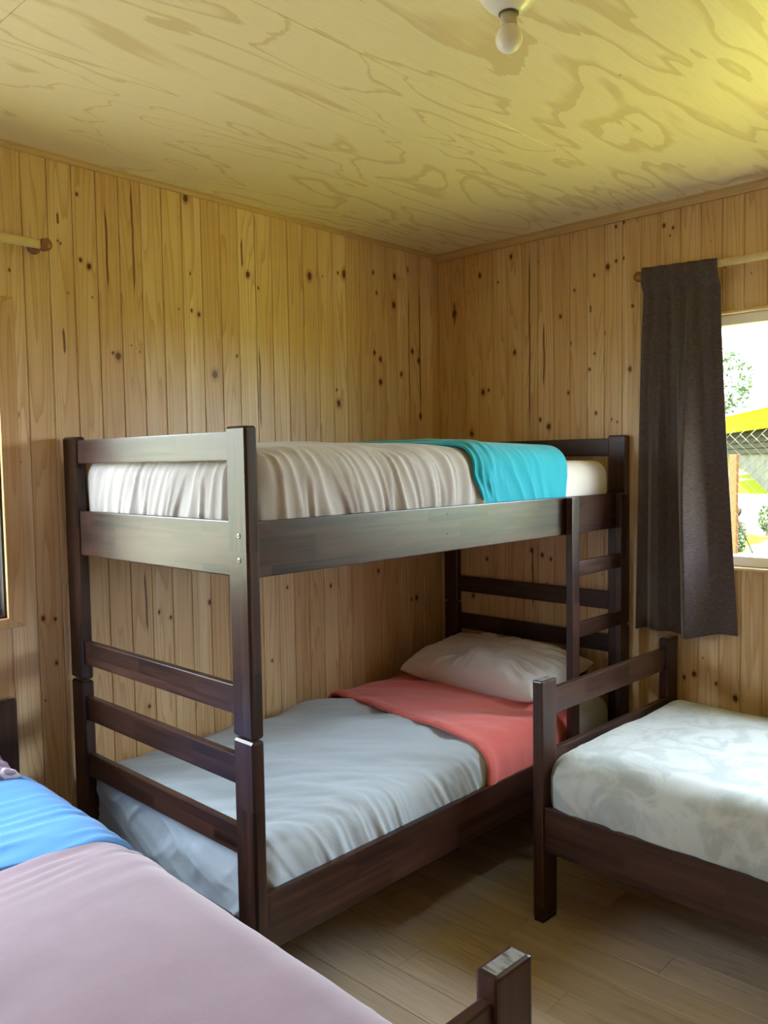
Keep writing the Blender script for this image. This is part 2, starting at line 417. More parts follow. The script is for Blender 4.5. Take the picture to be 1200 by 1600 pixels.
rng = random.Random(5)
def boards(wall, axis, pitch, start, end, knots, streaks, win, mat, z_lo=0.0, z_hi=H):
    cache = {}
    c = start - pitch / 2
    while c > end:
        a0, a1 = c - pitch / 2, c + pitch / 2
        spans = [(z_lo, z_hi)]
        if a0 < win[1] - 0.005 and a1 > win[0] + 0.005:
            if a0 < win[0] - 0.02 or a1 > win[1] + 0.02: spans = [(z_lo, win[2]), (win[3], z_hi)]
            spans = [(z_lo, win[2]), (win[3], z_hi)]
        for sp_ in spans:
            if sp_ not in cache: cache[sp_] = board_mesh('board', pitch, sp_[0], sp_[1], axis)
            o = link('board', cache[sp_], mat, wall)
            o.location = (c, 0, 0) if axis == 'X' else (0, c, 0)
            set_marks(o, c, knots, streaks, pitch / 2, sp_[0], sp_[1], rng)
        c -= pitch
boards(wall_left, 'X', 0.0849, 0.0247, XMIN, KL, SL, (W2['x0'], W2['x1'], W2['z0'], W2['z1']), PINE_L)
boards(wall_right, 'Y', 0.0832, -0.0138 + 0.0, YMIN, KR, SR, (W1['y0'], W1['y1'], W1['z0'], W1['z1']), PINE_R)

# ---- floor: laminate planks along y
def mat_floor():
    t = NT('laminate_floor')
    s = t.sep(t.coord()); rnd = t.rand()
    o = t.math('MULTIPLY', rnd, 71.0)
    f = t.noise(t.comb(t.math('MULTIPLY', s[0], 13.0), t.math('MULTIPLY', s[1], 0.9), o), 1.0, 3.0, 0.5, 0.6)
    saw = t.math('FRACT', t.math('MULTIPLY', f, 6.0))
    line = t.ramp(saw, [(0, (0, 0, 0)), (0.7, (0.4, 0.4, 0.4)), (0.92, (1, 1, 1)), (1, (0, 0, 0))])
    fib = t.noise(t.comb(t.math('MULTIPLY', s[0], 260.0), t.math('MULTIPLY', s[1], 5.0), o), 1.0, 2.0)
    base = t.ramp(t.math('FRACT', t.math('MULTIPLY', rnd, 5.7)), [(0, (0.56, 0.465, 0.36)), (0.5, (0.64, 0.54, 0.425)), (1, (0.51, 0.415, 0.31))])
    col = t.mix(t.math('MULTIPLY', line, 0.45), base, (0.32, 0.235, 0.16))
    col = t.mix(t.maprange(fib, 0.4, 0.75, 0, 0.25), col, (0.22, 0.16, 0.11))
    vor = t.node('ShaderNodeTexVoronoi'); t.set(vor.inputs['Vector'], t.comb(t.math('MULTIPLY', s[0], 2.2), s[1], o)); vor.inputs['Scale'].default_value = 2.3
    col = t.mix(t.maprange(vor.outputs['Distance'], 0.03, 0.07, 0.7, 0.0), col, (0.06, 0.035, 0.02))
    t.bump(fib, 0.05, 0.001)
    return t.p(Base_Color=col, Roughness=0.36, Specular_IOR_Level=0.40)
FLOORM = mat_floor()
floor = box('floor', (XMIN, YMIN, -0.1), (0, 0, -0.008), plain('floor_base', (0.05, 0.035, 0.025), 0.7), bevel=0)
tag(floor, 'grey-brown wood laminate floor between the beds', 'floor', kind='structure')
PW, PL = 0.125, 1.2
me = bpy.data.meshes.new('plank')
bm = bmesh.new(); bm_box(bm, (-PW / 2 + 0.0004, -PL / 2 + 0.0004, -0.008), (PW / 2 - 0.0004, PL / 2 - 0.0004, 0.0), 0.0009); bm.to_mesh(me); bm.free()
nx = int(-XMIN / PW) + 1
for i in range(nx):
    x = -PW / 2 - i * PW + 0.01
    if x < XMIN + PW / 2: break
    off = ((i * 0.377) % 1.0) * PL
    y = -PL / 2 + off
    while y - PL / 2 > YMIN - PL:
        y0, y1 = max(y - PL / 2, YMIN), min(y + PL / 2, 0.0)
        if y1 - y0 > 0.02:
            if y1 - y0 > PL - 0.01:
                o = link('plank', me, FLOORM, floor); o.location = (x, y, 0)
            else:
                m2 = bpy.data.meshes.new('plank'); b2 = bmesh.new()
                bm_box(b2, (-PW / 2 + 0.0004, -(y1 - y0) / 2 + 0.0004, -0.008), (PW / 2 - 0.0004, (y1 - y0) / 2 - 0.0004, 0.0), 0.0009); b2.to_mesh(m2); b2.free()
                o = link('plank', m2, FLOORM, floor); o.location = (x, (y0 + y1) / 2, 0)
        y -= PL

# ---- ceiling: plywood sheets, long side along x
ceiling = box('ceiling', (XMIN, YMIN, H + 0.01), (WT, WT, H + 0.09), plain('ceiling_back', (0.25, 0.15, 0.07), 0.7), bevel=0)
tag(ceiling, 'varnished plywood ceiling with wild grain', 'ceiling', kind='structure')
ys = [0.0, -1.197, -2.417, -3.637, YMIN]
xs = [0.0, -2.44, XMIN]
for j in range(len(ys) - 1):
    for i in range(len(xs) - 1):
        lo = (xs[i + 1] + 0.0008, ys[j + 1] + 0.0008, 0.0); hi = (xs[i] - 0.0008, ys[j] - 0.0008, 0.011)
        cx_, cy_ = (lo[0] + hi[0]) / 2, (lo[1] + hi[1]) / 2
        bm = bmesh.new(); bm_box(bm, (lo[0] - cx_, lo[1] - cy_, 0.0), (hi[0] - cx_, hi[1] - cy_, 0.011), 0.001)
        o = build('plywood_sheet', bm, PLY, ceiling); o.location = (cx_, cy_, H)
roof = box('roof', (XMIN - 0.5, YMIN - 0.5, H + 0.12), (WT + 0.35, WT + 0.35, H + 0.2), plain('roof_sheet', (0.3, 0.3, 0.3), 0.6), bevel=0)
tag(roof, 'plain roof over the cabin room', 'roof', kind='structure')

# ---- ceiling mouldings
def moulding(name, p0, p1, inward, label, sc=1.0):
    # stepped quarter moulding running along the wall top
    prof = [(0.0, 0.0), (0.030, 0.0), (0.030, -0.007), (0.022, -0.011), (0.016, -0.020), (0.014, -0.030), (0.0, -0.030)]
    prof = [(a * sc, b * sc) for a, b in prof]
    vs = []
    for p in (p0, p1):
        for a, b in prof: vs.append((p[0] + inward[0] * (a + 0.012), p[1] + inward[1] * (a + 0.012), H + b))
    n = len(prof)
    fs = [(i, (i + 1) % n, n + (i + 1) % n, n + i) for i in range(n)] + [tuple(range(n)), tuple(range(n, 2 * n))]
    me = bpy.data.meshes.new(name); me.from_pydata(vs, [], fs)
    bm = bmesh.new(); bm.from_mesh(me); bmesh.ops.recalc_face_normals(bm, faces=bm.faces); bm.to_mesh(me); bm.free()
    return tag(link(name, me, MOULD), label, 'moulding', kind='structure')
def mat_mould(axis):
    t = NT('pine_moulding_' + axis)
    s = t.sep(t.coord()); L, A = (s[0], s[1]) if axis == 'X' else (s[1], s[0])
    f = t.noise(t.comb(t.math('MULTIPLY', L, 1.5), t.math('MULTIPLY', A, 160.0), t.math('MULTIPLY', s[2], 160.0)), 1.0, 3.0)
    return t.p(Base_Color=t.mix(f, (0.64, 0.45, 0.22), (0.45, 0.27, 0.10)), Roughness=0.4)
MOULD = mat_mould('X')
moulding('trim_1', (XMIN, 0), (0, 0), (0, -1), 'thin pine moulding between the ceiling and the left wall', 0.6)
MOULD = mat_mould('Y')
moulding('trim_2', (0, YMIN), (0, 0), (-1, 0), 'pine moulding between the ceiling and the window wall')
CORNER = PINE_TRIM

# ---- window in the right wall
PVC = plain('white_window_frame', (0.86, 0.84, 0.80), 0.35)
def rect_frame(name, plane, a0, a1, z0, z1, w, d0, d1, mat, parent, bev=0.003):
    bm = bmesh.new()
    for lo, hi in (((a0, z0), (a1, z0 + w)), ((a0, z1 - w), (a1, z1)), ((a0, z0 + w), (a0 + w, z1 - w)), ((a1 - w, z0 + w), (a1, z1 - w))):
        if plane == 'X': bm_box(bm, (d0, lo[0], lo[1]), (d1, hi[0], hi[1]), bev)
        else: bm_box(bm, (lo[0], d0, lo[1]), (hi[0], d1, hi[1]), bev)
    return build(name, bm, mat, parent)
win1 = rect_frame('window_1', 'X', W1['y0'], W1['y1'], W1['z0'], W1['z1'], 0.042, 0.005, 0.06, PVC, None)
tag(win1, 'bright window with white frame beside the dark curtain', 'window', kind='structure')
ym = (W1['y0'] + W1['y1']) / 2
box('sash_bar', (0.012, ym - 0.022, W1['z0'] + 0.042), (0.055, ym + 0.022, W1['z1'] - 0.042), PVC, win1)
for a, b in ((W1['y0'] + 0.042, ym - 0.022), (ym + 0.022, W1['y1'] - 0.042)):
    box('glass_pane', (0.030, a, W1['z0'] + 0.042), (0.034, b, W1['z1'] - 0.042), GLASS, win1, bevel=0)
PALE = plain('pale_sill_wood', (0.68, 0.52, 0.30), 0.4)
box('lower_bead', (-0.024, W1['y0'] - 0.03, W1['z0'] - 0.012), (0.004, W1['y1'] + 0.03, W1['z0'] + 0.001), PALE, win1)
box('upper_bead', (-0.022, W1['y0'] - 0.03, W1['z1'] - 0.001), (0.004, W1['y1'] + 0.03, W1['z1'] + 0.012), PALE, win1)

# ---- window in the left wall (only its casing corner is in view)
JAMB = plain('red_brown_jamb', (0.016, 0.005, 0.003), 0.5)
win2 = rect_frame('window_2', 'Y', W2['x0'], W2['x1'], W2['z0'], W2['z1'], 0.035, 0.03, 0.10, JAMB, None)
tag(win2, 'pine-cased window in the left wall at the picture edge', 'window', kind='structure')
box('glass_pane', (W2['x0'] + 0.035, 0.07, W2['z0'] + 0.035), (W2['x1'] - 0.035, 0.074, W2['z1'] - 0.035), GLASS, win2, bevel=0)
rect_frame('jamb_lining', 'Y', W2['x0'] - 0.001, W2['x1'] + 0.001, W2['z0'] - 0.001, W2['z1'] + 0.001, 0.008, -0.012, 0.032, JAMB, win2, 0.0)
CASW = 0.060
def casing(name, pts):
    # mitred flat casing board: four outline corners in (x, z)
    d0, d1 = -0.012, -0.028
    vs = [(x, d0, z) for x, z in pts] + [(x, d1, z) for x, z in pts]
    fs = [(0, 1, 2, 3), (4, 5, 6, 7)] + [(i, (i + 1) % 4, 4 + (i + 1) % 4, 4 + i) for i in range(4)]
    me = bpy.data.meshes.new(name); me.from_pydata(vs, [], fs)
    bm = bmesh.new(); bm.from_mesh(me); bmesh.ops.recalc_face_normals(bm, faces=bm.faces)
    bmesh.ops.bevel(bm, geom=list(bm.edges), offset=0.0015, segments=1, affect='EDGES'); bm.to_mesh(me); bm.free()
    o = link(name, me, PINE_TRIM, win2)
    o['k0'] = FAR_K; o['s0'] = (9.0, 9.0, 0.01)
    return o
x0, x1, z0, z1, cw, ch = W2['x0'], W2['x1'], W2['z0'], W2['z1'], 0.057, 0.032
casing('casing_board', [(x1, z0), (x1 + cw, z0 - ch), (x1 + cw, z1 + ch), (x1, z1)])
casing('casing_board', [(x0, z0), (x0 - cw, z0 - ch), (x0 - cw, z1 + ch), (x0, z1)])
casing('casing_board', [(x0, z0), (x1, z0), (x1 + cw, z0 - ch), (x0 - cw, z0 - ch)])
casing('casing_board', [(x0, z1), (x1, z1), (x1 + cw, z1 + ch), (x0 - cw, z1 + ch)])

# ================================================================== BEDS
# ---- cloth and mattress surfaces: rounded boxes with length a, width w, height z
def rbox(A, W, Z, r, step, round_ends=(True, True), bottom=True):
    lo = np.array([A[0], W[0], Z[0]]); hi = np.array([A[1], W[1], Z[1]])
    allp, allq, base = [], [], 0
    for ax in range(3):
        for side in (0, 1):
            if ax == 0 and not round_ends[side]: continue
            if ax == 2 and side == 0 and not bottom: continue
            i, j = [k for k in range(3) if k != ax]
            ni = max(2, int(math.ceil((hi[i] - lo[i]) / step))); nj = max(2, int(math.ceil((hi[j] - lo[j]) / step)))
            gi, gj = np.meshgrid(np.linspace(lo[i], hi[i], ni + 1), np.linspace(lo[j], hi[j], nj + 1), indexing='ij')
            P = np.zeros((gi.size, 3)); P[:, i] = gi.ravel(); P[:, j] = gj.ravel(); P[:, ax] = (lo, hi)[side][ax]
            idx = np.arange(gi.size).reshape(ni + 1, nj + 1) + base
            q = np.stack([idx[:-1, :-1], idx[1:, :-1], idx[1:, 1:], idx[:-1, 1:]], -1).reshape(-1, 4)
            # right-handed (i, j, ax) order is outward for the high side when ax is 0 or 2
            flip = (side == 1) == (ax == 1)
            if flip: q = q[:, ::-1]
            allp.append(P); allq.append(q); base += gi.size
    P = np.concatenate(allp); Q = np.concatenate(allq)
    key = np.round(P * 1e5).astype(np.int64)
    _, first, inv = np.unique(key, axis=0, return_index=True, return_inverse=True)
    inv = inv.reshape(-1)
    P = P[first]; Q = inv[Q]
    rl = np.array([r if round_ends[0] else 0.0, r, r if bottom else 0.0]); rh = np.array([r if round_ends[1] else 0.0, r, r])
    c = np.clip(P, lo + rl, hi - rh); d = P - c
    ln = np.linalg.norm(d, axis=1, keepdims=True); N = d / np.maximum(ln, 1e-9)
    return c + r * N, N, Q

def mesh_np(name, V, Q, mat, parent=None, flip=False, smooth=True):
    if flip: Q = Q[:, ::-1]
    me = bpy.data.meshes.new(name)
    me.vertices.add(len(V)); me.vertices.foreach_set('co', V.astype(np.float32).ravel())
    me.loops.add(Q.size); me.loops.foreach_set('vertex_index', Q.astype(np.int32).ravel())
    me.polygons.add(len(Q)); me.polygons.foreach_set('loop_start', np.arange(0, Q.size, 4, dtype=np.int32))
    me.update(calc_edges=True); me.validate()
    if smooth: me.polygons.foreach_set('use_smooth', np.ones(len(me.polygons), bool))
    return link(name, me, mat, parent)

def side_folds(V, N, seed, freq=20.0, amp=0.006, slant=0.5, zlo=0.0, zhi=1.0, endk=1.0):
    """vertical gathers on the hanging sides, strongest towards the tucked lower edge"""
    t = np.where(np.abs(N[:, 0]) > np.abs(N[:, 1]), V[:, 1], V[:, 0])
    side = sstep(0.25, 0.95, np.sqrt(np.maximum(0, 1 - N[:, 2] ** 2)))
    k = np.clip((zhi - V[:, 2]) / max(zhi - zlo, 1e-3), 0, 1)
    tt = t + slant * (V[:, 2] - zhi) * (0.35 + fbm(t * 2.2, V[:, 2] * 0 + 3.1, seed + 5) - 0.5) * 1.6
    f = 0.55 * ridge(tt * freq, V[:, 2] * 2.0, seed) ** 1.6 + 0.45 * ridge(tt * freq * 2.1 + 7.0, V[:, 2] * 3.0, seed + 3) ** 1.6
    m = 0.45 + 0.9 * fbm(t * 3.5, V[:, 2] * 1.0, seed + 9, 2)
    amp = amp * (1 - (1 - endk) * N[:, 0] ** 2)
    return amp * side * (0.35 + 0.65 * k) * (f - 0.12) * 1.7 * m

def top_folds(V, N, seed, amp=0.004, fa=5.0, fw=2.0, ang=0.0):
    top = sstep(0.5, 0.95, N[:, 2])
    a = V[:, 0] * math.cos(ang) + V[:, 1] * math.sin(ang); b = -V[:, 0] * math.sin(ang) + V[:, 1] * math.cos(ang)
    wrp = fbm(a * 2, b * 2, seed + 4) - 0.5
    return amp * top * (fbm(a * fa + wrp, b * fw, seed, 3) - 0.5) * 2

def crown(V, N, A, W, Z, h):
    am, wm = (A[0] + A[1]) / 2, (W[0] + W[1]) / 2
    k = (1 - np.clip(np.abs(V[:, 1] - wm) / ((W[1] - W[0]) / 2), 0, 1) ** 2.2) * (1 - np.clip(np.abs(V[:, 0] - am) / ((A[1] - A[0]) / 2), 0, 1) ** 4)
    return h * k * np.clip((V[:, 2] - Z[0]) / (Z[1] - Z[0]), 0, 1) ** 2

def place(V, conv):
    return np.stack(conv(V[:, 0], V[:, 1], V[:, 2]), 1)

def soft(name, A, W, Z, r, mat, parent_xf, conv, flip, seed, step=0.011, ends=(True, True), bottom=True,
         fold=(20.0, 0.006, 0.5), top=(0.004, 5.0, 2.0, 0.0), crown_h=0.012, skew=None, thick=0.0, extra=None, bulge=0.0):
    V, N, Q = rbox(A, W, Z, r, step, ends, bottom)
    V0 = V.copy()
    d = side_folds(V0, N, seed, fold[0], fold[1], fold[2], Z[0], Z[1], *fold[3:]) + top_folds(V0, N, seed + 40, *top)
    if bulge:
        hz = np.clip((V0[:, 2] - Z[0]) / (Z[1] - Z[0]), 0, 1)
        d = d + bulge * np.sin(np.pi * hz) * (1 - np.abs(N[:, 2]))
    if extra is not None: d = d + extra(V0, N)
    V = V + N * d[:, None]
    V[:, 2] += crown(V0, N, A, W, Z, crown_h)
    if skew is not None:
        s0, s1 = skew(V0)
        k = np.clip((V0[:, 0] - A[0]) / (A[1] - A[0]), 0, 1)
        V[:, 0] += s0 * (1 - k) + s1 * k
    o = mesh_np(name, place(V, conv), Q, mat, None, flip)
    o.matrix_world = parent_xf
    if thick:
        md = o.modifiers.new('thickness', 'SOLIDIFY'); md.thickness = thick; md.offset = -1.0
    return o

def xform(loc, rz):
    return Matrix.Translation(loc) @ Matrix.Rotation(rz, 4, 'Z')

def rail(name, lo, hi, mat, parent, bevel=0.0035):
    return box(name, lo, hi, mat, parent, bevel, 2)

PT, PWD = 0.0394, 0.0838                    # post thickness and width

# ------------------------------------------------------------------ bunk bed in the corner
BX, BY, BTH = -2.0151, -1.0299, -0.0105
bunk = empty('bunk_bed', (BX, BY, 0), BTH)
tag(bunk, 'tall dark brown wooden bunk bed standing in the room corner', 'bunk bed')
BL, BW, ZT, ZJ = 2.0, 0.9931, 1.6413, 0.8405
def post(x, y):
    bm = bmesh.new(); bm_box(bm, (x, y, ZJ + 0.002), (x + PT, y + PWD, ZT), 0.006, 1); build('upper_post', bm, DZ, bunk)
    bm = bmesh.new(); bm_box(bm, (x, y, 0.0), (x + PT, y + PWD, ZJ - 0.004), 0.006, 1); build('lower_post', bm, DZ, bunk)
for x in (0.0, BL - PT):
    for y in (0.0, BW - PWD): post(x, y)
END_UP = [(1.5548, 1.6299), (1.2564, 1.4004), (0.8942, 0.9719)]
END_LO = [(0.7083, 0.7865), (0.5189, 0.5949), (0.190, 0.325)]
for e, xs0 in (('foot', 0.010), ('head', BL - PT + 0.010)):
    for z0, z1 in END_UP + END_LO:
        rail('end_rail' if z1 - z0 < 0.1 else 'end_board', (xs0, PWD - 0.002, z0), (xs0 + 0.022, BW - PWD + 0.002, z1), DY, bunk)
for ys0 in (0.008, BW - 0.030):
    rail('side_rail', (PT - 0.002, ys0, 1.2557), (BL - PT + 0.002, ys0 + 0.022, 1.3998), DX, bunk)
    rail('side_rail', (PT - 0.002, ys0, 0.2686), (BL - PT + 0.002, ys0 + 0.022, 0.4208), DX, bunk)
BASE = plain('bed_base_board', (0.35, 0.22, 0.12), 0.7)
for z in (1.275, 0.285):
    for k in range(11):
        xx = 0.06 + k * 0.178
        rail('base_slat', (xx, 0.030, z), (xx + 0.08, BW - 0.030, z + 0.018), BASE, bunk)
for x, zz in ((-0.001, 1.364), (-0.001, 1.302)):
    bm = bmesh.new(); bm_lathe(bm, [(0.0, 0.0), (0.0068, 0.0), (0.0068, -0.002), (0.005, -0.003), (0.003, -0.003), (0.003, -0.001), (0.0, -0.001)], 20, (0.001, 0.036, zz), 'X')
    tag(build('bolt', bm, METAL, bunk), 'round steel bolt head')
HOLE = plain('screw_hole', (0.004, 0.003, 0.003), 0.8)
for zz in (1.376, 1.313):
    bm = bmesh.new(); bm_cyl(bm, (0.794, 0.0076, zz), (0.794, 0.010, zz), 0.0035, n=12); build('screw_hole', bm, HOLE, bunk)

# ---- ladder hooked on the front of the bunk
LX0, LX1, LY = 1.487, 1.920, -0.002
ladder = empty('bunk_ladder', (BX, BY, 0), BTH)
tag(ladder, 'dark wooden ladder fixed upright to the front of the bunk bed', 'ladder')
for x in (LX0, LX1 - 0.052):
    rail('ladder_upright', (x, LY - 0.028, 0.0), (x + 0.052, LY, 1.398), DZ, ladder)
for z in (1.096, 0.857, 0.617, 0.377, 0.137):
    rail('rung', (LX0 + 0.050, LY - 0.026, z), (LX1 - 0.050, LY - 0.004, z + 0.058), DX, ladder)

# ---- bedding of the bunk: a = local x, w = local y
bxf = xform((BX, BY, 0), BTH)
conv_b = lambda a, w, z: (a, w, z)
C_WHITE = mat_cloth('white_sheet', (0.80, 0.75, 0.74), bump=0.15, wr=0.5)
C_GREIGE = mat_cloth('warm_grey_cover', (0.47, 0.43, 0.41), (0.42, 0.385, 0.37), bump=0.35, wr=0.8)
C_TEAL = mat_cloth('teal_sheet', (0.015, 0.36, 0.47), (0.012, 0.32, 0.43), bump=0.2, wr=0.6)
C_BLUEGREY = mat_cloth('blue_grey_cover', (0.46, 0.53, 0.60), (0.42, 0.485, 0.55), bump=0.4, wr=1.0)
C_SHEETGREY = mat_cloth('pale_grey_sheet', (0.52, 0.55, 0.60), bump=0.2, wr=0.5)
C_CORAL = mat_cloth('coral_sheet', (0.82, 0.185, 0.17), (0.76, 0.16, 0.145), bump=0.2, wr=0.7)
C_PILLOW = mat_cloth('pillow_case', (0.72, 0.675, 0.67), (0.68, 0.635, 0.63), bump=0.2, wr=0.7)

# upper bunk
o = soft('mattress', (0.060, 1.925), (0.052, 0.938), (1.300, 1.535), 0.055, C_WHITE, bxf, conv_b, False, 11, fold=(9.0, 0.003, 0.3), crown_h=0.012, bulge=0.006)
tag(o, 'white-sheeted mattress on the upper bunk bare at the head end', 'mattress')
def up_skew(V):
    s = 0.03 * (fbm(V[:, 1] * 5, V[:, 2] * 9, 3) - 0.5) + 0.12 * np.clip(1.45 - V[:, 2], -0.2, 0.2) * -0.6
    return s * 0, s
o = soft('bed_cover', (0.044, 1.05), (0.040, 0.947), (1.365, 1.588), 0.075, C_GREIGE, bxf, conv_b, False, 23, step=0.0062, ends=(True, False), bottom=False,
         fold=(21.0, 0.016, 0.9), top=(0.012, 8.0, 3.0, 0.3), crown_h=0.022, skew=up_skew, thick=0.008, bulge=0.006)
tag(o, 'wrinkled warm grey bed cover on the upper bunk mattress', 'bed cover')
def teal_skew(V):
    wob = 0.02 * (fbm(V[:, 1] * 4, V[:, 2] * 8, 8) - 0.5)
    return wob + 0.5 * np.clip(1.5 - V[:, 2], 0, 0.12) - 0.03 * np.clip(V[:, 1] - 0.5, 0, 1), -wob * 0.5
def teal_gather(V, N):
    k = np.exp(-((V[:, 0] - 1.02) / 0.085) ** 2)
    return 0.013 * k * ridge(V[:, 0] * 36, V[:, 1] * 2 + V[:, 2] * 5, 5) * sstep(1.385, 1.50, V[:, 2])
o = soft('folded_sheet', (0.955, 1.535), (0.030, 0.956), (1.367, 1.600), 0.080, C_TEAL, bxf, conv_b, False, 31, step=0.0062, ends=(False, False), bottom=False,
         fold=(11.0, 0.008, 0.9), top=(0.006, 4.0, 3.0, 0.5), crown_h=0.020, skew=teal_skew, thick=0.010, extra=teal_gather, bulge=0.006)
tag(o, 'bright teal sheet folded over the upper bunk mattress', 'sheet')

# lower bunk
o = soft('mattress', (0.060, 1.940), (0.052, 0.938), (0.306, 0.530), 0.055, C_SHEETGREY, bxf, conv_b, False, 51, fold=(12.0, 0.004, 0.5), crown_h=0.010, bulge=0.004)
tag(o, 'mattress in a pale grey fitted sheet on the lower bunk under the coral sheet', 'mattress')
def lo_skew(V):
    s = -0.10 * np.clip(0.9 - V[:, 1], 0, 1) + 0.02 * (fbm(V[:, 1] * 4, V[:, 2] * 5, 13) - 0.5)
    return s * 0, s
def end_creases(V, N):
    k = sstep(0.4, 0.9, -N[:, 0])
    a, b = V[:, 1] + V[:, 2] * 1.1, V[:, 1] * 0.6 - V[:, 2] * 1.3
    return k * (0.010 * ridge(a * 9, b * 4, 41) ** 1.7 + 0.008 * ridge(b * 11, a * 4, 43) ** 1.7)
o = soft('bed_cover', (0.042, 1.18), (0.040, 0.947), (0.295, 0.548), 0.070, C_BLUEGREY, bxf, conv_b, False, 67, step=0.0068, ends=(True, False), bottom=False,
         fold=(20.0, 0.015, 0.9, 0.12), extra=end_creases, top=(0.022, 13.0, 2.6, 0.9), crown_h=0.016, skew=lo_skew, thick=0.008, bulge=0.004)
tag(o, 'wrinkled blue-grey bed cover on the lower bunk mattress', 'bed cover')
def co_skew(V):
    base = -0.115 * np.clip(0.9 - V[:, 1], 0, 1)
    wob = 0.016 * (fbm(V[:, 1] * 5, V[:, 2] * 5, 18) - 0.5)
    return base + wob, wob * 2
def co_hem(V, N):
    k = np.exp(-((V[:, 0] - 1.135) / 0.02) ** 2)
    k2 = np.exp(-((V[:, 0] - 1.45) / 0.05) ** 2) * sstep(0.5, 0.9, N[:, 2])
    return 0.004 * k * (1 + ridge(V[:, 1] * 55, V[:, 0] * 30, 7)) + 0.010 * k2 * fbm(V[:, 1] * 3, V[:, 0], 77)
o = soft('folded_sheet', (1.115, 1.600), (0.022, 0.962), (0.330, 0.560), 0.074, C_CORAL, bxf, conv_b, False, 71, step=0.0066, ends=(False, False), bottom=False,
         fold=(8.0, 0.006, 0.6), top=(0.018, 7.0, 2.0, 0.5), crown_h=0.016, skew=co_skew, thick=0.012, extra=co_hem, bulge=0.004)
tag(o, 'coral red sheet folded back over the lower bunk cover', 'sheet')

def pillow(name, loc, size, rot, mat, seed, n=96, plump=0.6):
    """cushion: two bulged sheets meeting in a seam, corners pulled out"""
    u = np.linspace(-1, 1, n + 1)
    U, Vv = np.meshgrid(u, u, indexing='ij')
    prof = (np.clip(1 - np.abs(U) ** 2.6, 0, 1) * np.clip(1 - np.abs(Vv) ** 2.6, 0, 1)) ** plump
    pinch = 1 - 0.05 * (1 - np.abs(U) ** 2)[:, :] * np.abs(Vv) ** 3
    pinch2 = 1 - 0.05 * (1 - np.abs(Vv) ** 2) * np.abs(U) ** 3
    Xp = U * size[0] / 2 * pinch2; Yp = Vv * size[1] / 2 * pinch
    rad = np.sqrt(U ** 2 + Vv ** 2); ang = np.arctan2(Vv, U)
    wr = (fbm(U * 2 + 3, Vv * 3, seed) - 0.5) * 0.045 * prof + 0.024 * (ridge(ang * 7, rad * 1.5, seed + 3) - 0.5) * sstep(0.35, 1.0, rad) * prof ** 0.5
    T = size[2] / 2 * prof + wr
    B = -size[2] / 2 * prof * 0.75
    top = np.stack([Xp, Yp, T], -1).reshape(-1, 3); bot = np.stack([Xp, Yp, B], -1).reshape(-1, 3)
    idx = np.arange((n + 1) ** 2).reshape(n + 1, n + 1)
    q = np.stack([idx[:-1, :-1], idx[1:, :-1], idx[1:, 1:], idx[:-1, 1:]], -1).reshape(-1, 4)
    V = np.concatenate([top, bot]); Q = np.concatenate([q, q[:, ::-1] + (n + 1) ** 2])
    edge = (np.abs(U) > 0.9999) | (np.abs(Vv) > 0.9999)
    remap = np.arange(len(V)); e = np.where(edge.ravel())[0]; remap[e + (n + 1) ** 2] = e
    Q = remap[Q]
    used = np.unique(Q); new = np.full(len(V), -1); new[used] = np.arange(len(used))
    o = mesh_np(name, V[used], new[Q], mat)
    o.location = loc; o.rotation_euler = rot
    return o
o = pillow('pillow', (-0.318, -0.560, 0.634), (0.45, 0.74, 0.205), (0, R_(-9), R_(-3)), C_PILLOW, 5, plump=0.42)
tag(o, 'pale grey pillow on the lower bunk under the ladder', 'pillow')

# ------------------------------------------------------------------ single beds
def single_bed(label, loc, rz, flipx, flipy):
    """local frame: end frame nearest the origin along y = 0; x across, y along"""
    root = empty('single_bed', loc, rz)
    tag(root, label, 'bed', 'dark wooden single beds')
    W, L, zt = 0.957, 2.0, 0.8185
    sx = -1 if flipx else 1; sy = -1 if flipy else 1
    def b(name, x0, x1, y0, y1, z0, z1, mat, bev=0.0035):
        lo = (min(sx * x0, sx * x1), min(sy * y0, sy * y1), z0); hi = (max(sx * x0, sx * x1), max(sy * y0, sy * y1), z1)
        return box(name, lo, hi, mat, root, bev, 2)
    for y in (0.0, L - 0.04):
        for x in (0.0, W - 0.084):
            b('post', x, x + 0.084, y, y + 0.04, 0.012, zt, DZ, 0.006)
            b('end_grain_sheen_cap', x + 0.007, x + 0.077, y + 0.007, y + 0.033, zt - 0.001, zt + 0.0008, ENDG_SHEEN, 0.0)  # thin plate carrying painted window sheen on the post top
            b('foot_pad', x + 0.002, x + 0.082, y + 0.002, y + 0.038, 0.0, 0.014, BLACKRUB, 0.003)
        for z0, z1 in ((0.692, 0.7799), (0.488, 0.573), (0.245, 0.396)):
            b('end_rail', 0.082, W - 0.082, y + 0.009, y + 0.031, z0, z1, DX)
    for x in (0.008, W - 0.030):
        b('side_rail', x, x + 0.022, 0.038, L - 0.038, 0.245, 0.397, DY)
    for k in range(11):
        yy = 0.08 + k * 0.178
        b('base_slat', 0.030, W - 0.030, yy, yy + 0.08, 0.262, 0.28, BASE, 0.002)
    return root
def mat_endgrain_sheen():
    t = NT('end_grain_sheen'); s3 = t.sep(t.coord())
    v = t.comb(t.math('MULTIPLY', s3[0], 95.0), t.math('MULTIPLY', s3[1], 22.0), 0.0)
    return t.p(Base_Color=t.ramp(t.noise(v, 1.0, 2.0), [(0.35, (0.05, 0.045, 0.042)), (0.55, (0.22, 0.22, 0.22))]), Roughness=0.35)  # real end-grain stripes, colour lightened to paint in the window sheen
ENDG_SHEEN = mat_endgrain_sheen()
BLACKRUB = plain('black_rubber', (0.01, 0.01, 0.01), 0.6)

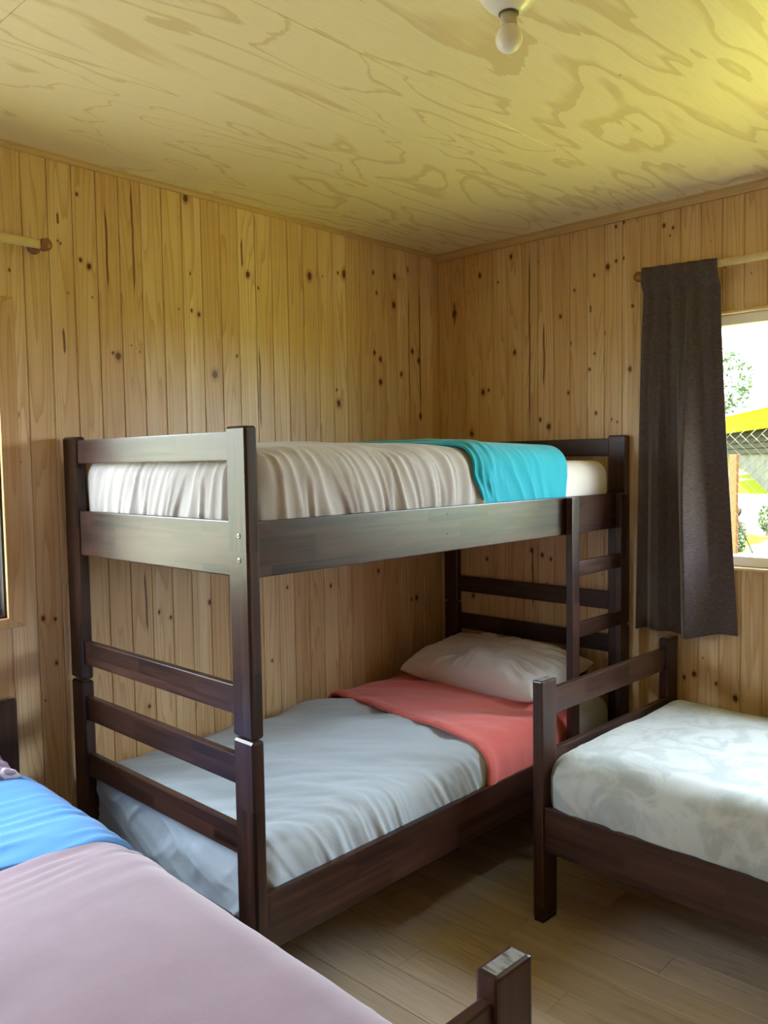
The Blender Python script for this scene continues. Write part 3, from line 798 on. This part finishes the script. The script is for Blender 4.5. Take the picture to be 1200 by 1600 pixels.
# bed under the window: end frame at y = Y3, body towards -y
B3 = (-0.9885, -1.2332, 0.0); T3 = -0.0393
B3o = Matrix.Translation(B3) @ Matrix.Rotation(T3, 4, 'Z') @ Matrix.Translation((0, 0.04, 0))
single_bed('dark brown wooden single bed under the bright window', B3o.to_translation(), T3, False, True)
b3f = B3o
conv_3 = lambda a, w, z: (w, -a, z)
def mat_fleece():
    t = NT('pale_fleece')
    co = t.coord()
    n1 = t.noise(co, 6.5, 5.0, 0.62, 1.6)
    swirl = t.maprange(n1, 0.42, 0.56)
    n2 = t.noise(co, 420.0, 2.0)
    c = t.mix(swirl, (0.39, 0.43, 0.435), (0.52, 0.555, 0.56))
    c = t.mix(t.maprange(n2, 0.3, 0.7, 0, 0.25), c, (0.36, 0.38, 0.38))
    t.bump(t.math('ADD', t.math('MULTIPLY', n2, 0.25), t.math('MULTIPLY', swirl, 0.35)), 0.18, 0.006)
    return t.p(Base_Color=c, Roughness=0.8, Sheen_Weight=0.45, Sheen_Roughness=0.4, Specular_IOR_Level=0.15)
o = soft('mattress', (0.045, 1.955), (0.056, 0.901), (0.281, 0.535), 0.06, C_WHITE, b3f, conv_3, True, 81, step=0.02, fold=(10, 0.002, 0.3))
tag(o, 'mattress hidden under the pale fleece cover beneath the window', 'mattress')
o = soft('fleece_cover', (0.032, 1.965), (0.036, 0.920), (0.350, 0.572), 0.085, mat_fleece(), b3f, conv_3, True, 87, step=0.0085, bottom=False,
         fold=(13.0, 0.009, 0.7), top=(0.016, 3.0, 2.5, 0.4), crown_h=0.022, thick=0.008, bulge=0.014)
tag(o, 'pale silvery fleece bedspread on the bed under the window', 'bedspread')

# bed in the foreground: foot end near the camera, head at the left wall; origin at the right foot corner
B4 = (-2.282, -2.035, 0.0); T4 = -0.040
single_bed('dark brown wooden single bed in the foreground with pink blanket', B4, T4, True, False)
b4f = xform(B4, T4)
conv_4 = lambda a, w, z: (-w, a, z)
C_BLUE = mat_cloth('blue_sheet', (0.085, 0.25, 0.62), (0.07, 0.22, 0.58), bump=0.15, wr=0.4)
C_BLUE2 = mat_cloth('bright_blue_sheet', (0.075, 0.27, 0.66), (0.065, 0.24, 0.62), bump=0.2, wr=0.5)
C_PINK = mat_cloth('dusty_pink_blanket', (0.235, 0.15, 0.185), (0.20, 0.125, 0.155), weave=300.0, bump=0.12, wr=0.25, mott=(28.0, 0.5), sheen=0.4)
o = soft('mattress', (0.050, 1.955), (0.042, 0.915), (0.281, 0.610), 0.07, C_BLUE, b4f, conv_4, True, 91, step=0.016, fold=(8, 0.003, 0.3), crown_h=0.02)
tag(o, 'mattress in a blue fitted sheet on the foreground bed', 'mattress')
def pk_folds(V, N):
    k = sstep(0.75, 1.25, V[:, 0]) * sstep(0.55, 0.0, V[:, 1])
    return 0.017 * k * (ridge(V[:, 0] * 26 + V[:, 1] * 5, V[:, 1] * 3, 15) - 0.5)
def pk_skew(V):
    return V[:, 0] * 0, 0.02 * (fbm(V[:, 1] * 4, V[:, 2] * 4, 4) - 0.5) + 0.06 * (V[:, 1] - 0.2)
o = soft('blanket', (0.036, 1.26), (0.024, 0.933), (0.385, 0.632), 0.10, C_PINK, b4f, conv_4, True, 95, step=0.009, ends=(True, False), bottom=False,
         fold=(9.0, 0.004, 0.6), top=(0.007, 3.0, 3.0, 0.6), crown_h=0.026, thick=0.010, extra=pk_folds, bulge=0.012, skew=pk_skew)
tag(o, 'dusty pink blanket spread over the foreground bed', 'blanket')
def bl_folds(V, N):
    return 0.012 * (ridge(V[:, 0] * 21 + 3.0 * V[:, 1], V[:, 1] * 2.2, 25) - 0.5) * sstep(0.2, 0.6, N[:, 2]) + 0.0015 * ridge(V[:, 0] * 46, V[:, 1] * 3, 29)
def bl_skew(V):
    w = 0.02 * (fbm(V[:, 1] * 4, V[:, 2] * 4, 9) - 0.5)
    return w + 0.09 * (V[:, 1] - 0.2), w + 0.05 * (V[:, 1] - 0.2)
o = soft('folded_sheet', (1.185, 1.80), (0.017, 0.940), (0.388, 0.642), 0.103, C_BLUE2, b4f, conv_4, True, 99, step=0.0085, ends=(False, False), bottom=False,
         fold=(7.0, 0.004, 0.5), top=(0.006, 3.0, 2.0, 0.6), crown_h=0.027, thick=0.004, extra=bl_folds, bulge=0.012, skew=bl_skew)
tag(o, 'bright blue sheet folded over the foreground bed beside the pink blanket', 'sheet')
def mat_purple():
    t = NT('purple_patterned_case'); co = t.coord()
    n = t.noise(co, 16.0, 3.0, 0.6, 1.5)
    return t.p(Base_Color=t.ramp(n, [(0.40, (0.74, 0.70, 0.74)), (0.48, (0.32, 0.22, 0.32)), (0.62, (0.20, 0.12, 0.20)), (0.70, (0.6, 0.54, 0.6))]), Roughness=0.85)
o = pillow('pillow', (-2.545, -0.185, 0.672), (0.50, 0.27, 0.11), (R_(4), 0, R_(-3)), mat_purple(), 9, n=48, plump=0.45)
tag(o, 'white and purple patterned pillow at the head of the foreground bed', 'pillow')

# ================================================================== CURTAIN, RODS, LAMP
def mat_rod():
    t = NT('pale_rod_wood')
    return t.p(Base_Color=t.mix(t.noise(t.coord(), 40.0, 3.0), (0.80, 0.63, 0.38), (0.70, 0.52, 0.29)), Roughness=0.35)
RODM = mat_rod()
def mat_knob():
    t = NT('varnished_knob_wood')
    f = t.noise(t.coord(), 60.0, 3.0)
    return t.p(Base_Color=t.mix(f, (0.34, 0.13, 0.05), (0.20, 0.065, 0.025)), Roughness=0.12, Coat_Weight=0.6)
KNOB = mat_knob()
def rod(label, a, b, wall_axis, z):
    """curtain rod with a turned wooden bracket and knob at each end"""
    a = Vector(a); b = Vector(b)
    root = empty('curtain_rod', ((a + b) / 2).to_tuple()); root.location.z = z
    tag(root, label, 'curtain rod', 'wooden curtain rods')
    inv = -root.location
    bm = bmesh.new(); bm_cyl(bm, a + inv, b + inv, 0.0145, n=24); build('pole', bm, RODM, root, True)
    d = (b - a).normalized()
    for end, s in ((a, -1), (b, 1)):
        e = end + inv - d * s * 0.012
        out = Vector((0, -1, 0)) if wall_axis == 'Y' else Vector((-1, 0, 0))
        gap = (-end.y if wall_axis == 'Y' else -end.x) - 0.012
        ax = wall_axis
        wl = e - out * gap
        bm = bmesh.new()
        sg = -1
        bm_lathe(bm, [(0.0, 0.0), (0.021, 0.0), (0.022, sg * 0.006), (0.017, sg * 0.011), (0.010, sg * 0.016), (0.009, sg * (gap - 0.012)), (0.0, sg * (gap - 0.012))], 24, wl, ax)
        build('bracket', bm, KNOB, root, True)
        bm = bmesh.new()
        bm_lathe(bm, [(0.0, sg * 0.024), (0.012, sg * 0.023), (0.019, sg * 0.017), (0.0205, sg * 0.009), (0.0205, sg * -0.006), (0.017, sg * -0.016), (0.0, sg * -0.018)], 24, e + d * s * 0.010, ax)
        build('knob', bm, KNOB, root, True)
    return root
rod('pale wooden rod above the bright window carrying the dark curtain', (-0.075, -3.00, 2.276), (-0.075, -1.118, 2.276), 'X', 2.276)
rod('pale wooden rod at the left edge with no curtain at its end', (-3.60, -0.07, 2.251), (-2.052, -0.07, 2.251), 'Y', 2.251)

def mat_curtain():
    t = NT('dark_brown_curtain')
    s = t.sep(t.coord())
    hz = t.noise(t.comb(t.math('MULTIPLY', s[1], 60.0), t.math('MULTIPLY', s[2], 420.0), t.math('MULTIPLY', s[0], 60.0)), 1.0, 2.0)
    vz = t.noise(t.comb(t.math('MULTIPLY', s[1], 500.0), t.math('MULTIPLY', s[2], 60.0), 0.0), 1.0, 1.0)
    c = t.mix(t.maprange(hz, 0.35, 0.7), (0.052, 0.036, 0.041), (0.125, 0.088, 0.092))
    t.bump(t.math('ADD', hz, t.math('MULTIPLY', vz, 0.5)), 0.35, 0.002)
    t.p(Base_Color=c, Roughness=0.7, Sheen_Weight=0.6, Sheen_Roughness=0.45, Specular_IOR_Level=0.3)
    tr = t.node('ShaderNodeBsdfTranslucent'); tr.inputs[0].default_value = (0.085, 0.062, 0.066, 1)
    mx = t.node('ShaderNodeMixShader'); mx.inputs[0].default_value = 0.12
    t.t.links.new(t.bsdf.outputs[0], mx.inputs[1]); t.t.links.new(tr.outputs[0], mx.inputs[2]); t.t.links.new(mx.outputs[0], t.out.inputs[0])
    return t.m
CURT = mat_curtain()
def make_curtain():
    ns, nz = 220, 150
    s = np.linspace(0, 1, ns + 1)[:, None] * np.ones((1, nz + 1)); k = np.ones((ns + 1, 1)) * np.linspace(0, 1, nz + 1)[None, :]   # k: 0 top, 1 bottom
    zt = 2.306 - 0.012 * s; zb = 0.830 + 0.014 * s + 0.008 * np.sin(s * 9.0)
    z = zt + (zb - zt) * k
    yl = -1.138 + 0.045 * k ** 0.7; yr = -1.440 - 0.068 * k ** 1.2
    ss = s + 0.02 * np.sin(s * 17 + k * 2.0) * k
    y = yl + (yr - yl) * ss
    # pleats: pinched and narrow at the top, opening into uneven folds
    cs = np.array([0.0, 0.06, 0.12, 0.20, 0.28, 0.34, 0.40, 0.48, 0.56, 0.61, 0.69, 0.78, 0.89, 1.0])
    cd = np.array([0.040, 0.022, 0.012, 0.052, 0.058, 0.016, 0.008, 0.016, 0.092, 0.120, 0.074, 0.026, 0.010, 0.002])
    sf = np.linspace(0, 1, 601); fl = np.interp(sf, cs, cd)
    ker = np.hanning(25); ker /= ker.sum(); fl = np.convolve(np.pad(fl, 12, mode='edge'), ker, mode='valid')
    sq = np.clip(ss + 0.035 * np.sin(k * 3.0) * (1 - k), 0, 1)
    fold = np.interp(sq, sf, fl)
    top_f = 0.034 + 0.007 * np.sin(s * 2 * np.pi * 5.0)
    g = sstep(0.03, 0.75, k) * 0.9 + 0.1 * k
    x = -0.030 - (top_f * (1 - g) + fold * g)
    x = x - 0.014 * (1 - k) * sstep(0.05, 0.15, k) * (ridge(s * 6.5 + 0.4, k * 0.6, 7) - 0.5)
    x = x + 0.006 * (fbm(s * 9, k * 2.2, 3) - 0.5) * sstep(0.1, 0.5, k)
    ph = s * 2 * np.pi * 5
    x = np.minimum(x, -0.026)
    # header sits over the rod
    hd = np.exp(-(k / 0.055) ** 6)
    x = x * (1 - hd) + (-0.094 - 0.004 * np.sin(ph)) * hd
    V = np.stack([x, y, z], -1).reshape(-1, 3)
    idx = np.arange((ns + 1) * (nz + 1)).reshape(ns + 1, nz + 1)
    q = np.stack([idx[:-1, :-1], idx[1:, :-1], idx[1:, 1:], idx[:-1, 1:]], -1).reshape(-1, 4)
    o = mesh_np('curtain', V, q, CURT)
    md = o.modifiers.new('thickness', 'SOLIDIFY'); md.thickness = 0.0025; md.offset = 0
    return o
o = make_curtain()
tag(o, 'dark brown pleated curtain pulled aside on the window rod', 'curtain')

# ceiling lamp: white dome holder with a bare bulb
LXP, LYP = -1.752, -1.640
lamp = empty('ceiling_lamp', (LXP, LYP, H))
tag(lamp, 'white round ceiling lamp holder with a bare opal bulb', 'ceiling lamp')
bm = bmesh.new(); bm_lathe(bm, [(0.0, 0.0), (0.068, 0.0), (0.0685, -0.012), (0.064, -0.026), (0.055, -0.040), (0.043, -0.052), (0.030, -0.060), (0.024, -0.064), (0.0, -0.064)], 48); build('holder', bm, WHITE_PL, lamp, True)
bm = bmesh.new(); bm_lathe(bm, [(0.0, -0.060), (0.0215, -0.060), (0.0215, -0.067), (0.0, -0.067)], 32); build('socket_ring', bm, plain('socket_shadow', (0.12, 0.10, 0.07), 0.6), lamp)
BULBM = NT('opal_bulb').p(Base_Color=(0.86, 0.85, 0.80), Roughness=0.15, Subsurface_Weight=0.0)
bm = bmesh.new(); bm_lathe(bm, [(0.0, -0.064), (0.018, -0.064), (0.0185, -0.085), (0.0205, -0.096), (0.0, -0.096)], 32); build('bulb_neck', bm, plain('bulb_neck_plastic', (0.62, 0.58, 0.50), 0.4), lamp, True)
prof = [(0.0205, -0.094)] + [(0.0292 * math.sin(t), -0.117 - 0.0300 * math.cos(t)) for t in np.linspace(math.pi * 0.74, 0.0, 14)]
prof[-1] = (0.0, prof[-1][1])
bm = bmesh.new(); bm_lathe(bm, prof, 36); build('bulb', bm, BULBM, lamp, True)

# ================================================================== OUTSIDE
def ground_z(x, y):
    return -0.4 + np.clip((x - 1.5) * 0.23, 0, 1.95) + np.clip((y - 4.0) * 0.30, 0, 6.0) * np.clip((6.0 - x) / 6.0, 0, 1)  # rise towards +y is an unseen hill, added to dim reflections of the left window
def mat_grass():
    t = NT('sunny_grass')
    co = t.coord(); s = t.sep(co)
    n = t.noise(co, 1.4, 4.0, 0.6); f = t.noise(co, 14.0, 3.0)
    c = t.mix(f, (0.29, 0.275, 0.036), (0.39, 0.355, 0.055))
    c = t.mix(t.maprange(s[0], 3.2, 4.2), c, t.mix(f, (0.055, 0.085, 0.005), (0.11, 0.135, 0.008)))
    c = t.mix(t.math('MULTIPLY', t.maprange(s[1], 0.3, 1.0), t.maprange(s[0], 0.8, -0.2)), c, t.mix(f, (0.14, 0.145, 0.105), (0.205, 0.205, 0.15)))  # unseen hill and side ground, greyed to take yellow out of their bounced light
    pale = t.maprange(t.noise(t.comb(s[0], t.math('MULTIPLY', s[1], 0.4), 4.0), 0.9, 3.0), 0.56, 0.64)
    c = t.mix(t.math('MULTIPLY', pale, t.maprange(s[0], 4.0, 5.0)), c, (0.30, 0.28, 0.24))
    return t.p(Base_Color=c, Roughness=0.9, Specular_IOR_Level=0.0)
gx, gy = np.meshgrid(np.linspace(-25, 60, 120), np.linspace(-40, 45, 60), indexing='ij')
gz = ground_z(gx, gy) + 0.06 * (fbm(gx * 0.8, gy * 0.8, 3) - 0.5)
idx = np.arange(gx.size).reshape(gx.shape)
q = np.stack([idx[:-1, :-1], idx[1:, :-1], idx[1:, 1:], idx[:-1, 1:]], -1).reshape(-1, 4)
ground = mesh_np('lawn', np.stack([gx, gy, gz], -1).reshape(-1, 3), q, mat_grass())
tag(ground, 'sunlit green slope with pale patches seen through the window', 'lawn', kind='structure')

# neighbouring shed: yellow fascia, grey lapped boards, pale wall
SH = empty('shed', (8.91, 1.94, 0.0), math.atan2(0.53, 0.848))
tag(SH, 'shed with bright yellow fascia and grey boards outside the window', 'shed')
YEL = plain('yellow_fascia', (0.40, 0.38, 0.006), 0.6, 0.0, 0.0); GREYB = plain('grey_lap_board', (0.030, 0.028, 0.018), 0.7, 0.0, 0.0); PALEW = NT('pale_mottled_wall')
PALEW.p(Base_Color=PALEW.mix(PALEW.noise(PALEW.coord(), 6.0, 4.0), (0.10, 0.095, 0.07), (0.03, 0.03, 0.022)), Roughness=0.9, Specular_IOR_Level=0.0)
box('fascia', (-7.0, -0.03, 1.87), (2.5, 0.02, 2.11), YEL, SH)
box('roof_sheet', (-7.0, -3.2, 2.10), (2.5, 0.05, 2.13), plain('shed_roof', (0.4, 0.4, 0.38), 0.6), SH)
for k in range(4):
    box('lap_board', (-6.9, -0.24, 1.87 - 0.075 * (k + 1)), (2.4, -0.20 - 0.012 * (k % 2), 1.87 - 0.075 * k - 0.008), GREYB, SH, 0.004)
box('rear_wall', (-6.9, -0.36, 1.0), (2.4, -0.26, 2.1), PALEW.m, SH, 0.0)

# chain-link fence
fence = empty('wire_fence', (1.25, -1.1, 0.0))
tag(fence, 'chain-link wire fence just outside the window', 'fence')
GALV = plain('galvanised_wire', (0.12, 0.12, 0.12), 0.6, 0.0, 0.1)
def wires():
    V, F = [], []
    P = 0.055; zt, zb = 1.66, -0.35
    def seg(a, b, r=0.0011):
        a = np.array(a); b = np.array(b); d = b - a; d = d / np.linalg.norm(d)
        s = np.cross(d, [1.0, 0, 0]); s = s / np.linalg.norm(s); n = np.cross(d, s)
        k = len(V)
        for p in (a, b):
            for c0, c1 in ((1, 0), (-0.5, 0.87), (-0.5, -0.87)): V.append(tuple(p + r * (c0 * s + c1 * n)))
        for i in range(3): F.append((k + i, k + (i + 1) % 3, k + 3 + (i + 1) % 3, k + 3 + i))
    n = int(2.6 / P)
    for i in range(-n // 2, n // 2):
        y = i * P; z = zt; s = 1
        pts = [(0.0, y, z)]
        while z > zb:
            z -= P / 2; y2 = i * P + (P / 2 if s > 0 else 0.0)
            pts.append((0.003 * s, y2, z)); s = -s
        for a, b in zip(pts, pts[1:]): seg(a, b)
        seg((0, i * P, zt), (0, i * P - P / 2, zt + P * 0.45)); 
        pts2 = [(p[0], 2 * i * P - p[1], p[2]) for p in pts]
        for a, b in zip(pts2, pts2[1:]): seg(a, b)
    me = bpy.data.meshes.new('wire_mesh'); me.from_pydata(V, [], F)
    o = link('wire_mesh', me, GALV, fence); o['kind'] = 'stuff'
wires()
POSTW = plain('orange_post_wood', (0.055, 0.028, 0.012), 0.7, 0.0, 0.0)
for yy in (-1.35, 1.35):
    box('fence_post', (0.01, yy - 0.04, -0.45), (0.09, yy + 0.04, 1.72), POSTW, fence, 0.004)

p = Vector((4.875, 0.326, 0.0))
o = box('wooden_post', (p.x - 0.035, p.y - 0.035, float(ground_z(p.x, 0)) - 0.1), (p.x + 0.035, p.y + 0.035, 1.56), POSTW, None, 0.004)
tag(o, 'orange-brown wooden post standing on the grass outside the window', 'post')
# tool with a dark head leaning beyond the fence
tool = empty('garden_tool', (5.462, 0.345, 0.545))
tag(tool, 'dark-headed garden tool with thin shaft leaning outside the window', 'garden tool')
h = Vector((-0.102, 0.149, 0.433))
DARKP = plain('dark_tool_plastic', (0.022, 0.019, 0.017), 0.5, 0.0, 0.0)
bm = bmesh.new(); bm_cyl(bm, (0, 0, 0), h, 0.007, n=8); build('shaft', bm, DARKP, tool, True)
bm = bmesh.new(); bmesh.ops.create_icosphere(bm, subdivisions=3, radius=0.07)
for v in bm.verts: v.co = Vector((v.co.x, v.co.y * 1.0, v.co.z * 0.85 + 0.012 * math.sin(v.co.y * 60))) + h
build('head', bm, DARKP, tool, True)

# plants
def leaves(n, rad, hgt, seed, size):
    rg = np.random.default_rng(seed); V, F = [], []
    for i in range(n):
        d = rg.normal(size=3); d /= np.linalg.norm(d); c = d * rg.uniform(0.35, 1.0) ** 0.5 * np.array([rad, rad, hgt / 2]) + np.array([0, 0, hgt / 2])
        a = rg.normal(size=3); a /= np.linalg.norm(a); b = np.cross(a, rg.normal(size=3)); b /= np.linalg.norm(b)
        k = len(V); s = size * rg.uniform(0.6, 1.2)
        V += [tuple(c - a * s), tuple(c + b * s * 0.45), tuple(c + a * s), tuple(c - b * s * 0.45)]; F.append((k, k + 1, k + 2, k + 3))
    me = bpy.data.meshes.new('foliage'); me.from_pydata(V, [], F); return me
LEAF = plain('dusty_leaf', (0.045, 0.062, 0.034), 0.6, 0.0, 0.0); BARK = plain('bark', (0.10, 0.07, 0.05), 0.9)
def shrub(name, loc, rad, hgt, n, seed, size, label, cat, stem):
    r = empty(name, loc); tag(r, label, cat)
    fo = link('foliage', leaves(n, rad, hgt, seed, size), LEAF, r); fo.location = (0, 0, stem)
    fo['kind'] = 'stuff'
    bm = bmesh.new(); bm_cyl(bm, (0, 0, -0.1), (0, 0, stem + hgt * 0.6), 0.02 + stem * 0.03, 0.008, n=8); build('stem', bm, BARK, r, True)
p = Vector((5.563, 0.529, 0.0)); shrub('shrub', (p.x, p.y, float(ground_z(p.x, 0))), 0.085, 0.34, 420, 1, 0.03, 'small dusty green shrub by the leaning tool outside', 'shrub', 0.0)
p = Vector((6.120, 0.424, 0.0)); shrub('shrub', (p.x, p.y, float(ground_z(p.x, 0)) + 0.05), 0.10, 0.30, 420, 2, 0.03, 'small dark shrub at the right picture edge outside', 'shrub', 0.0)
p = Vector((14.055, 3.906, 0.0)); shrub('tree', (p.x, p.y, float(ground_z(p.x, 0))), 0.55, 1.5, 900, 3, 0.07, 'sparse tree against the white sky outside the window', 'tree', 0.75)
